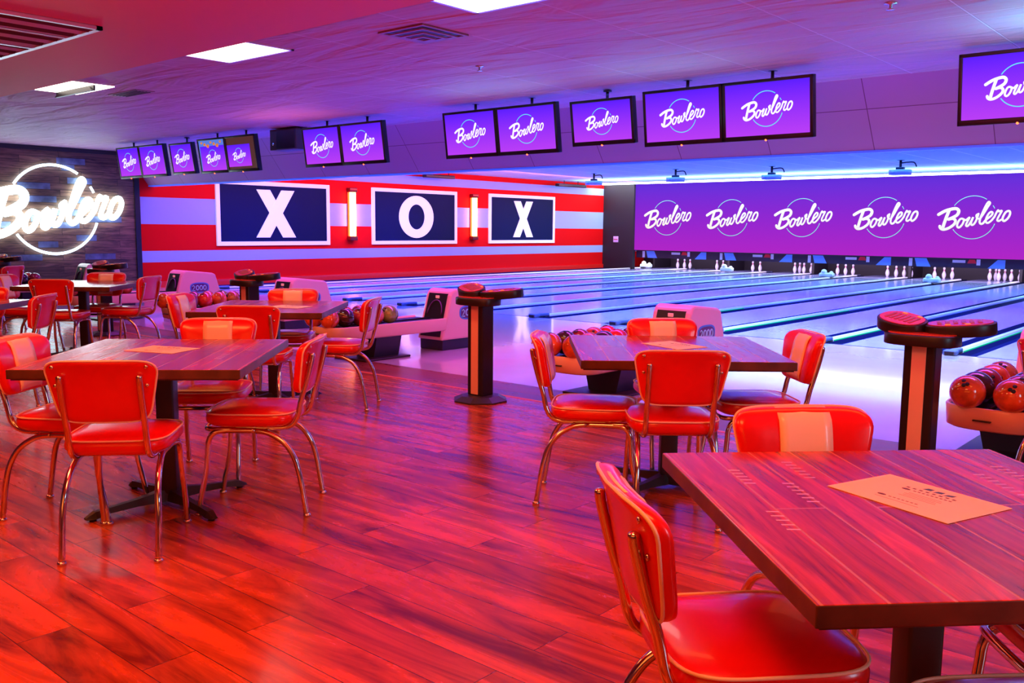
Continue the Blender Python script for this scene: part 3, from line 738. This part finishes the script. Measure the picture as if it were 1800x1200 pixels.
# balls: each drilled, its own colour
BC = {'orange': (0.85, 0.10, 0.02), 'red': (0.75, 0.02, 0.02), 'dark': (0.05, 0.015, 0.012), 'maroon': (0.30, 0.02, 0.03), 'brown': (0.40, 0.12, 0.03), 'green': (0.25, 0.30, 0.05)}
BMAT = {k: mat('ball_' + k, c, 0.12, coat=0.8, noise=0.55, nscale=9) for k, c in BC.items()}
HOLE = mat('ball_hole', (0.01, 0.002, 0.002), 0.6)
BMESH = {}
def ball(kind, loc, label, rot, grp):
    if kind not in BMESH:
        b = MB(); b.sphere((0, 0, 0), .101, 32)
        for (a, e) in ((-.16, .9), (.16, .9), (0, 1.22)):
            d = Vector((math.sin(a) * math.cos(e), -math.cos(a) * math.cos(e), math.sin(e))).normalized()
            Mx = Matrix.Translation(d * .0995) @ d.to_track_quat('Z', 'Y').to_matrix().to_4x4()
            b.lathe([(.0125, 0.0), (.0125, .0018), (.0005, .0019)], 12, 1, M4=Mx)
        o = b.build('bowling_ball', [BMAT[kind], HOLE]); BMESH[kind] = o
    else:
        o = BMESH[kind].copy(); C.objects.link(o)
    o.location = loc; o.rotation_euler = rot
    return tag(o, label, 'bowling ball', grp)


SETS = {
    -1.31: ('orange orange dark maroon maroon dark orange red brown maroon', 'rack at the right edge'),
    -4.50: ('orange orange dark orange maroon dark orange red red maroon', 'rack behind the centre right table'),
    -7.67: ('orange orange orange dark red maroon maroon orange green green', 'rack beside the central console'),
    -10.76: ('orange red dark maroon maroon red orange orange green brown', 'rack behind the second row table'),
    -13.71: ('red orange maroon orange orange red dark orange red orange', 'rack behind the far left table'),
    -17.05: ('orange orange dark maroon orange orange red dark orange maroon', 'rack before the wood sign wall')}
RANK = ['nearest', 'second', 'third', 'fourth', 'rearmost']
for x, (cols, where) in SETS.items():
    for i, k in enumerate(cols.split()):
        row, side = i // 2, i % 2
        r2 = random.Random(hash((int(x * 100), i)) % 9999 if False else int(abs(x) * 37) + i * 5)
        ball(k, (x + (-.118 if side == 0 else .118), 5.86 + row * .205 + (.02 if side else 0), .475), '%s bowling ball, %s in %s row, %s' % (k if k != 'dark' else 'dark marbled', RANK[row], 'left' if side == 0 else 'right', where),
             (r2.uniform(-.5, .9), r2.uniform(-.5, .5), r2.uniform(-.8, .8)), 'bowling balls on the ' + where)

# ------------------------------------------------------------------ scoring consoles
def console_proto():
    t = thing('scoring_console', 'x', 'scoring console', (0, 0, 0), 0, 'scoring consoles between seating and lanes')
    oc = lambda r, a0=PI / 8: [(r * math.cos(a0 + k * PI / 4), r * math.sin(a0 + k * PI / 4)) for k in range(8)]
    b = MB(); n = 8
    vs = [(x, y, 0) for x, y in oc(.235)] + [(x, y, .012) for x, y in oc(.235)] + [(x, y, .045) for x, y in oc(.165)] + [(x, y, .05) for x, y in oc(.11)]
    fs = [tuple(range(8))[::-1], tuple(range(24, 32))]
    for l in range(3):
        for k in range(8): fs.append((l * 8 + k, l * 8 + (k + 1) % 8, (l + 1) * 8 + (k + 1) % 8, (l + 1) * 8 + k))
    b.add(vs, fs); b.build('base_plate', 'iron', t)
    MB().box((-.085, -.07, .045), (.085, .07, .84)).build('column', 'black', t, bevel=.012)
    MB().box((-.038, -.076, .06), (.038, -.069, .80)).build('column_inlay', 'shell', t)['label'] = 'cream vertical inlay'
    tr = MB(); tr.prism([(x, y - .03) for x, y in superell(.20, .14, 2.6, 32)], .80, .862, 'z', smooth=True); tr.build('console_tray', 'black', t, bevel=.008)
    tt = MB(); tt.prism([(x, y - .03) for x, y in superell(.18, .12, 2.6, 32)], .862, .867, 'z', smooth=True); tt.build('tray_top', 'podtop', t)
    for i, (cx, cy, rz, a, b_, tx, ty) in enumerate(((-.135, .035, 2.75, .145, .105, .0, .0), (.165, .075, .32, .185, .115, .0, .0))):
        Mx = Matrix.Translation((cx, cy, .895 if i else .905)) @ Matrix.Rotation(.10 if i else .26, 4, 'X') @ Matrix.Rotation(-.06 if i else .05, 4, 'Y') @ Matrix.Rotation(rz, 4, 'Z')
        p = MB(); p.prism(superell(a, b_, 2.3, 36), -.035, .03, 'z', smooth=True, M4=Mx); pod = p.build('control_pod', 'black', t, bevel=.006)
        p = MB(); p.prism(superell(a * .9, b_ * .87, 2.3, 36), .03, .034, 'z', M4=Mx); p.build('pod_face', 'podtop', pod)
        p = MB()
        for k in range(6): p.rbox((a * (-.62 + .22 * k), -.045, .034), (a * (-.50 + .22 * k), .045, .037), .0014, M4=Mx)
        p.build('keypad', 'button', pod)
        p = MB()
        for k in range(2): p.rbox((-.08 + .10 * k, -.074, .034), (-.05 + .10 * k, -.06, .037), .0014, M4=Mx)
        p.build('amber_keys', 'amber', pod)
    return t


cs = console_proto()
for i, (x, y, l) in enumerate(((-1.55, 5.36, 'scoring console nearest the camera at right, twin oval pods on black column'), (-5.07, 5.50, 'scoring console standing alone in the centre of the picture'),
                               (-8.42, 5.50, 'scoring console behind the second row table, in front of the striped wall'), (-11.75, 5.50, 'scoring console at left before the wood wall, near the black trim'),
                               (-15.1, 5.50, 'scoring console at the far left edge under the neon sign'))):
    o = cs if i == 0 else dup(cs)
    o.location = (x, y, 0); o['label'] = l

# ------------------------------------------------------------------ tables
def table_proto():
    t = thing('dining_table', 'x', 'table', (0, 0, 0), 0, 'wood plank tables with black iron bases')
    tp = MB(); tp.box((-.51, -.57, .742), (.51, .57, .785), 0); tp.m = [2, 0, 2, 2, 2, 2]
    # carved dashes on the boards
    r = random.Random(3)
    for (cx, cy, n, sx) in ((-.36, .36, 5, .03), (-.39, -.02, 5, .03), (-.26, .22, 6, .03), (-.18, .44, 6, .03), (.06, .42, 0, .03), (.32, -.05, 6, .035), (.40, .36, 9, .035), (.30, .28, 7, .03)):
        for k in range(n):
            y = cy - k * .033
            tp.add([(cx - sx / 2, y - .004, .7853), (cx + sx / 2, y - .008, .7853), (cx + sx / 2, y + .001, .7853), (cx - sx / 2, y + .004, .7853)], [(0, 1, 2, 3)], 1)
    tp.build('tabletop', ['table_wood', mat('carved_dash', (0.75, 0.55, 0.5), 0.3, coat=.5), 'table_edge'], t, bevel=.003)
    eb = MB(); eb.box((-.497, -.557, .735), (.497, .557, .7425)); eb.build('underside_panel', 'table_edge', t)
    MB().rbox((-.045, -.045, .06), (.045, .045, .735), .010).build('column', 'iron', t)
    MB().box((-.2, -.2, .722), (.2, .2, .735)).build('mounting_plate', 'iron', t)
    for k in range(4):
        a = math.radians(45 + 90 * k); Mx = Matrix.Rotation(a, 4, 'Z')
        q = MB()
        sec = [(0.0, .05, .048, .052), (.12, .07, .036, .045), (.30, .052, .032, .030), (.40, .035, .033, .026), (.44, .028, .022, .014)]
        vs = []
        for r_, zt, wdt, th in [(0, .085, .04, .06), (.06, .08, .035, .055), (.18, .062, .025, .034), (.32, .05, .022, .026), (.39, .045, .028, .028), (.435, .022, .018, .02)]:
            vs += [(r_, -wdt, zt - th if r_ < .39 else .012), (r_, wdt, zt - th if r_ < .39 else .012), (r_, wdt * .6, zt), (r_, -wdt * .6, zt)]
        fs = [(0, 1, 2, 3), (23, 22, 21, 20)]
        for s_ in range(5):
            for j in range(4): fs.append((4 * s_ + j, 4 * s_ + (j + 1) % 4, 4 * s_ + 4 + (j + 1) % 4, 4 * s_ + 4 + j))
        q.add(vs, fs, 0, False, Mx); q.lathe([(.016, 0.0), (.016, .02)], 10, M4=Mx @ Matrix.Translation((.40, 0, 0)))
        q.build('base_foot', 'iron', t)
    return t


tb0 = table_proto()
D = math.radians
TAB = [(-4.30, 2.31, 43.8, 'wood plank table at left nearest the camera, with a paper menu'), (-2.56, 4.32, 40.2, 'wood plank table in the centre right, violet lit, with a paper menu'),
       (-0.607, 2.20, 45.5, 'large glossy wood plank table in the near right corner'), (-6.25, 4.30, 41, 'wood plank table in second row behind the near left table'),
       (-10.1, 4.5, 43, 'wood plank table far left with white glare on its top'), (-8.2, 2.45, 43, 'wood plank table cut off by the left edge, behind the near left table'),
       (-13.8, 4.5, 43, 'wood plank table farthest away at the left edge')]
for i, (x, y, a, l) in enumerate(TAB):
    o = tb0 if i == 0 else dup(tb0)
    o.location = (x, y, 0); o.rotation_euler = (0, 0, D(a)); o['label'] = l
    o.scale = {1: (1.04, .95, 1), 2: (.97, .94, 1)}.get(i, (1, 1, 1))

# menus
def menu(x, y, a, label, w=.29, h=.235, z=.7858):
    t = thing('paper_menu', label, 'menu', (x, y, z), a, 'paper menus on tables')
    MB().box((-w / 2, -h / 2, 0), (w / 2, h / 2, .0012)).build('sheet', 'paper', t)
    k = MB(); zz = .0013
    def bar(x0, y0, x1, y1): k.add([(x0, y0, zz), (x1, y0, zz), (x1, y1, zz), (x0, y1, zz)], [(0, 1, 2, 3)])
    for j in range(8): bar(-.068 + j * .018, .050, -.058 + j * .018, .058)
    k.prism([(-.055 + .012 * math.cos(q), .035 + .006 * math.sin(q)) for q in [PI * 2 * i / 14 for i in range(14)]], zz, zz + .0003)
    k.prism([(-.055 + .012 * math.cos(q), -.055 + .006 * math.sin(q)) for q in [PI * 2 * i / 14 for i in range(14)]], zz, zz + .0003)
    for j in range(9): bar(-.035 + j * .012, .033, -.027 + j * .012, .039)
    for j in range(7): bar(-.035 + j * .012, -.058, -.027 + j * .012, -.053)
    for j in range(4): bar(-.03 - .005 * (j % 2), .012 - j * .011, .06 + .006 * (j % 2), .014 - j * .011)
    bar(-.06, -.075, .06, -.073)
    k.build('print', 'ink', t)
    k = MB()
    for j in range(3): k.add([(-.035 + j * .03, .070 - .004 * j, zz), (-.012 + j * .03, .070, zz), (-.012 + j * .03, .088, zz), (-.03 + j * .03, .088 - .004 * j, zz)], [(0, 1, 2, 3)])
    k.build('heading_graphic', mat('menu_blue', (0.03, 0.10, 0.32), .5) if 'menu_blue' not in bpy.data.materials else bpy.data.materials['menu_blue'], t)
    return t


menu(-.648, 2.26, D(-20), 'paper menu lying on the large near right table', .335, .235)
menu(-4.41, 2.355, D(22), 'paper menu lying on the near left table', .30, .22)
menu(-2.59, 4.40, D(-18), 'paper menu lying on the centre right table', .31, .22)
menu(-6.1, 4.35, D(20), 'paper menu lying on the second row table behind the near left one', .30, .22)

# ------------------------------------------------------------------ chairs
def cushion(a, b, z0, z1, dome, e=4.2, n=44):
    m = MB(); rings = []
    def ring(s_, z, k=1.0): return [(x * s_, y * s_, z) for x, y in superell(a, b, e, n)]
    h = z1 - z0
    lv = [(.0, z0), (.90, z0), (.965, z0 + .012), (1.0, z0 + .35 * h), (1.0, z0 + .65 * h), (.985, z1 - .008), (.955, z1), (.88, z1 + dome * .35), (.70, z1 + dome * .7), (.45, z1 + dome * .93), (.2, z1 + dome), (0.0, z1 + dome)]
    vs = []; fs = []
    for s_, z in lv: vs += ring(max(s_, .001), z)
    for i in range(len(lv) - 1):
        for k in range(n): fs.append((i * n + k, i * n + (k + 1) % n, (i + 1) * n + (k + 1) % n, (i + 1) * n + k))
    m.add(vs, fs, 0, True); return m


def back_outline(u):
    """half-width and z limits of the backrest for 0..1"""
    return u


def chair_proto():
    t = thing('diner_chair', 'x', 'chair', (0, 0, 0), 0, 'red vinyl diner chairs')
    cu = cushion(.222, .225, .448, .512, .022)
    st = cu.build('seat', 'red', t, loc=(0, .015, 0))
    pp = superell(.2195, .2225, 4.2, 44)
    MB().tube([(x, y + .015, .512) for x, y in pp], .0045, 6, closed=True).build('seat_piping', 'piping', st, loc=(0, -.015, 0))
    # backrest: curved padded panel. local param s in [-1,1] across, v in [0,1] up
    NS, NV = 28, 16
    z0, z1 = .605, .872
    def yback(z): return -.215 - (z - .44) * .20
    def outline(th):   # closed outline angle -> (s, z) superellipse-like trapezoid with rounded corners
        x, y = 0, 0
        c, s_ = math.cos(th), math.sin(th); e = 6.5
        x = math.copysign(abs(c) ** (2 / e), c); y = math.copysign(abs(s_) ** (2 / e), s_)
        zz = (z0 + z1) / 2 + y * (z1 - z0) / 2
        wd = .178 + .046 * min(1, (zz - z0) / (z1 - z0) * 1.2)
        return x * wd, zz, y
    def surf(x, z, off):   # concave towards the sitter (+y), top rolls back a little
        y = yback(z) + .55 * x * x
        roll = max(0, (z - .80)) ; y -= roll * roll * 3.0
        return (x, y + off, z)
    n = 56; front = MB(); 
    def panel(mb, scales, offs, side_mi):
        vs = []; fs = []
        for sc_, of in zip(scales, offs):
            for k in range(n):
                x, z, _ = outline(2 * PI * k / n); zc = (z0 + z1) / 2
                vs.append(surf(x * sc_, zc + (z - zc) * sc_, of))
        for i in range(len(scales) - 1):
            for k in range(n):
                fs.append((i * n + k, i * n + (k + 1) % n, (i + 1) * n + (k + 1) % n, (i + 1) * n + k))
        return vs, fs
    sca = [.001, .3, .6, .85, .96, 1.0, 1.0, .975, .90, .6, .3, .001]
    ofs = [-.016, -.016, -.016, -.016, -.014, -.006, .012, .026, .034, .038, .040, .040]
    vs, fs = panel(front, sca, ofs, 0)
    front.add(vs, fs, 0, True)
    bk = front.build('backrest', 'red', t)
    # cream centre panel laid over the front
    sp_ = MB(); NX, NZ = 6, 14; pv = []
    for k in range(NZ + 1):
        z = z0 + .004 + (z1 - z0 - .004) * k / NZ
        e_ = min(1.0, min(k, NZ - k) / 2.0)
        for i_ in range(NX + 1):
            pv.append(surf(-.082 + .164 * i_ / NX, z, .012 + .0305 * (1 - (1 - e_) ** 2) ** .5 - (.0 if 0 < k < NZ else .004)))
    sp_.add(pv, [(k * (NX + 1) + i_, k * (NX + 1) + i_ + 1, (k + 1) * (NX + 1) + i_ + 1, (k + 1) * (NX + 1) + i_) for k in range(NZ) for i_ in range(NX)], 0, True)
    so = sp_.build('centre_stripe', 'cream', bk); sd_ = so.modifiers.new('thick', 'SOLIDIFY'); sd_.thickness = .006; sd_.offset = 0
    so['label'] = 'cream centre stripe on the front'
    pl = [surf(*outline(2 * PI * k / n)[:2], -.008) for k in range(n)]
    MB().tube(pl, .0045, 6, closed=True).build('backrest_piping', 'piping', bk)
    pl2 = MB()
    for sx in (-.082, .082):
        pl2.tube([surf(sx, z, .042 if .63 < z < .85 else .034) for z in [z0 + .012 + (z1 - z0 - .024) * k / 12 for k in range(13)]], .0028, 6)
    pl2.build('stripe_piping', 'piping', bk)
    for sx in (-.185, .185):
        for z in (.845, .765):
            p = surf(sx * (1 if z > .8 else .98), z, -.018)
            MB().lathe([(.0085, 0), (.0075, .003), (.003, .0045)], 10, M4=Matrix.Translation(p) @ Matrix.Rotation(PI / 2, 4, 'X')).build('screw', 'chrome', bk)
    for s_ in (-1, 1):
        x = s_ * .157
        # back post: from under the seat, round the rear and up behind the backrest
        pts = [(x * .96, .14, .436), (x, -.10, .436), (x, -.165, .440), (x, -.205, .462), (x, -.228, .505), (x, -.245, .58), (x, -.275, .68), (x, -.300, .78), (x, -.303, .812)]
        P = catmull(pts, 5); R_ = [.0135] * len(P); R_[-1] = .005; R_[-2] = .012
        MB().tube(P, R_, 10).build('back_post', 'chrome', t)
        xf = s_ * .192; xr = s_ * .196
        lp = catmull([(xf, .262, .012), (xf, .248, .10), (xf * .99, .222, .22), (xf * .97, .212, .32), (xf * .96, .206, .375), (xf * .95, .180, .415), (x * 1.08, .12, .424), (x * 1.08, -.02, .424)], 5)
        MB().tube(lp, .0138, 10).build('leg', 'chrome', t)
        lp = catmull([(x * 1.08, -.02, .424), (x * 1.12, -.09, .412), (x * 1.17, -.165, .365), (x * 1.21, -.215, .29), (xr, -.240, .20), (xr, -.256, .10), (xr, -.270, .012)], 5)
        MB().tube(lp, .0138, 10).build('leg', 'chrome', t)
        for (px, py) in ((xf, .264), (xr, -.271)):
            MB().lathe([(.018, 0.0), (.0195, .004), (.0195, .010), (.0145, .016)], 12, c=(px, py)).build('foot_cap', 'chrome', t)
    cr = MB(); cr.tube(catmull([(-.165, .08, .430), (-.172, .17, .430), (-.150, .222, .430), (-.08, .236, .430), (.08, .236, .430), (.150, .222, .430), (.172, .17, .430), (.165, .08, .430)], 5), .0125, 8); cr.tube([(-.17, -.08, .428), (.17, -.08, .428)], .009, 8); cr.build('seat_support', 'chrome', t)
    return t


ch0 = chair_proto()
CH = [(-3.895, 1.888, 137.3, 'red diner chair seen from behind at the near side of the near left table'),
      (-4.525, 1.94, 36, 'red and cream striped diner chair at the left side of the near left table'),
      (-3.94, 2.62, 221, 'red diner chair side-on at the right side of the near left table'),
      (-4.66, 2.77, -43, 'red and cream striped diner chair at the far side of the near left table'),
      (-2.775, 3.885, 33, 'red diner chair side-on at the left of the centre right table'),
      (-2.30, 3.90, 130.2, 'red diner chair seen from behind at the near side of the centre right table'),
      (-2.20, 4.62, 226, 'red and cream striped diner chair at the right of the centre right table'),
      (-2.76, 4.70, -42, 'orange-lit striped diner chair at the far side of the centre right table'),
      (-0.93, 2.52, -44, 'striped diner chair at the far side of the large near right table'),
      (-0.888, 1.85, 48, 'large red diner chair nearest the camera, left of the near right table'),
      (-0.24, 1.83, 135, 'red diner chair whose seat shows in the bottom right corner'),
      (-0.25, 2.47, 218, 'red diner chair mostly hidden under the right of the near right table'),
      (-6.65, 4.00, 36, 'striped diner chair at the left of the second row table'),
      (-5.74, 3.82, 132, 'red diner chair seen from behind at the near side of second row table'),
      (-5.75, 4.57, 215, 'red diner chair at the right of the second row table, before the central ball rack'),
      (-6.56, 4.66, -46, 'striped diner chair at the far side of the second row table'),
      (-9.8, 4.15, 135, 'red diner chair seen from behind at the near side of the far left table'),
      (-9.8, 4.85, 212, 'red diner chair at the right side of the far left table'),
      (-10.36, 4.78, -46, 'striped diner chair at the far side of the far left table'),
      (-10.55, 4.1, 36, 'striped diner chair at the left side of the far left table'),
      (-7.745, 2.853, 226, 'narrow looking red diner chair at the right of the table cut by the left edge'),
      (-8.5, 2.8, -46, 'striped diner chair end just showing at the left edge'),
      (-13.3, 4.75, 213, 'red diner chair farthest back near the left edge'),
      (-14.1, 4.2, 40, 'striped diner chair at the farthest table, cut by the left edge'),
      (-0.76, 5.55, 60, 'red diner chair edge just showing at the right edge in front of the ball rack')]
for i, (x, y, a, l) in enumerate(CH):
    o = ch0 if i == 0 else dup(ch0)
    o.location = (x, y, 0); o.rotation_euler = (0, 0, D(a) - PI / 2); o['label'] = l
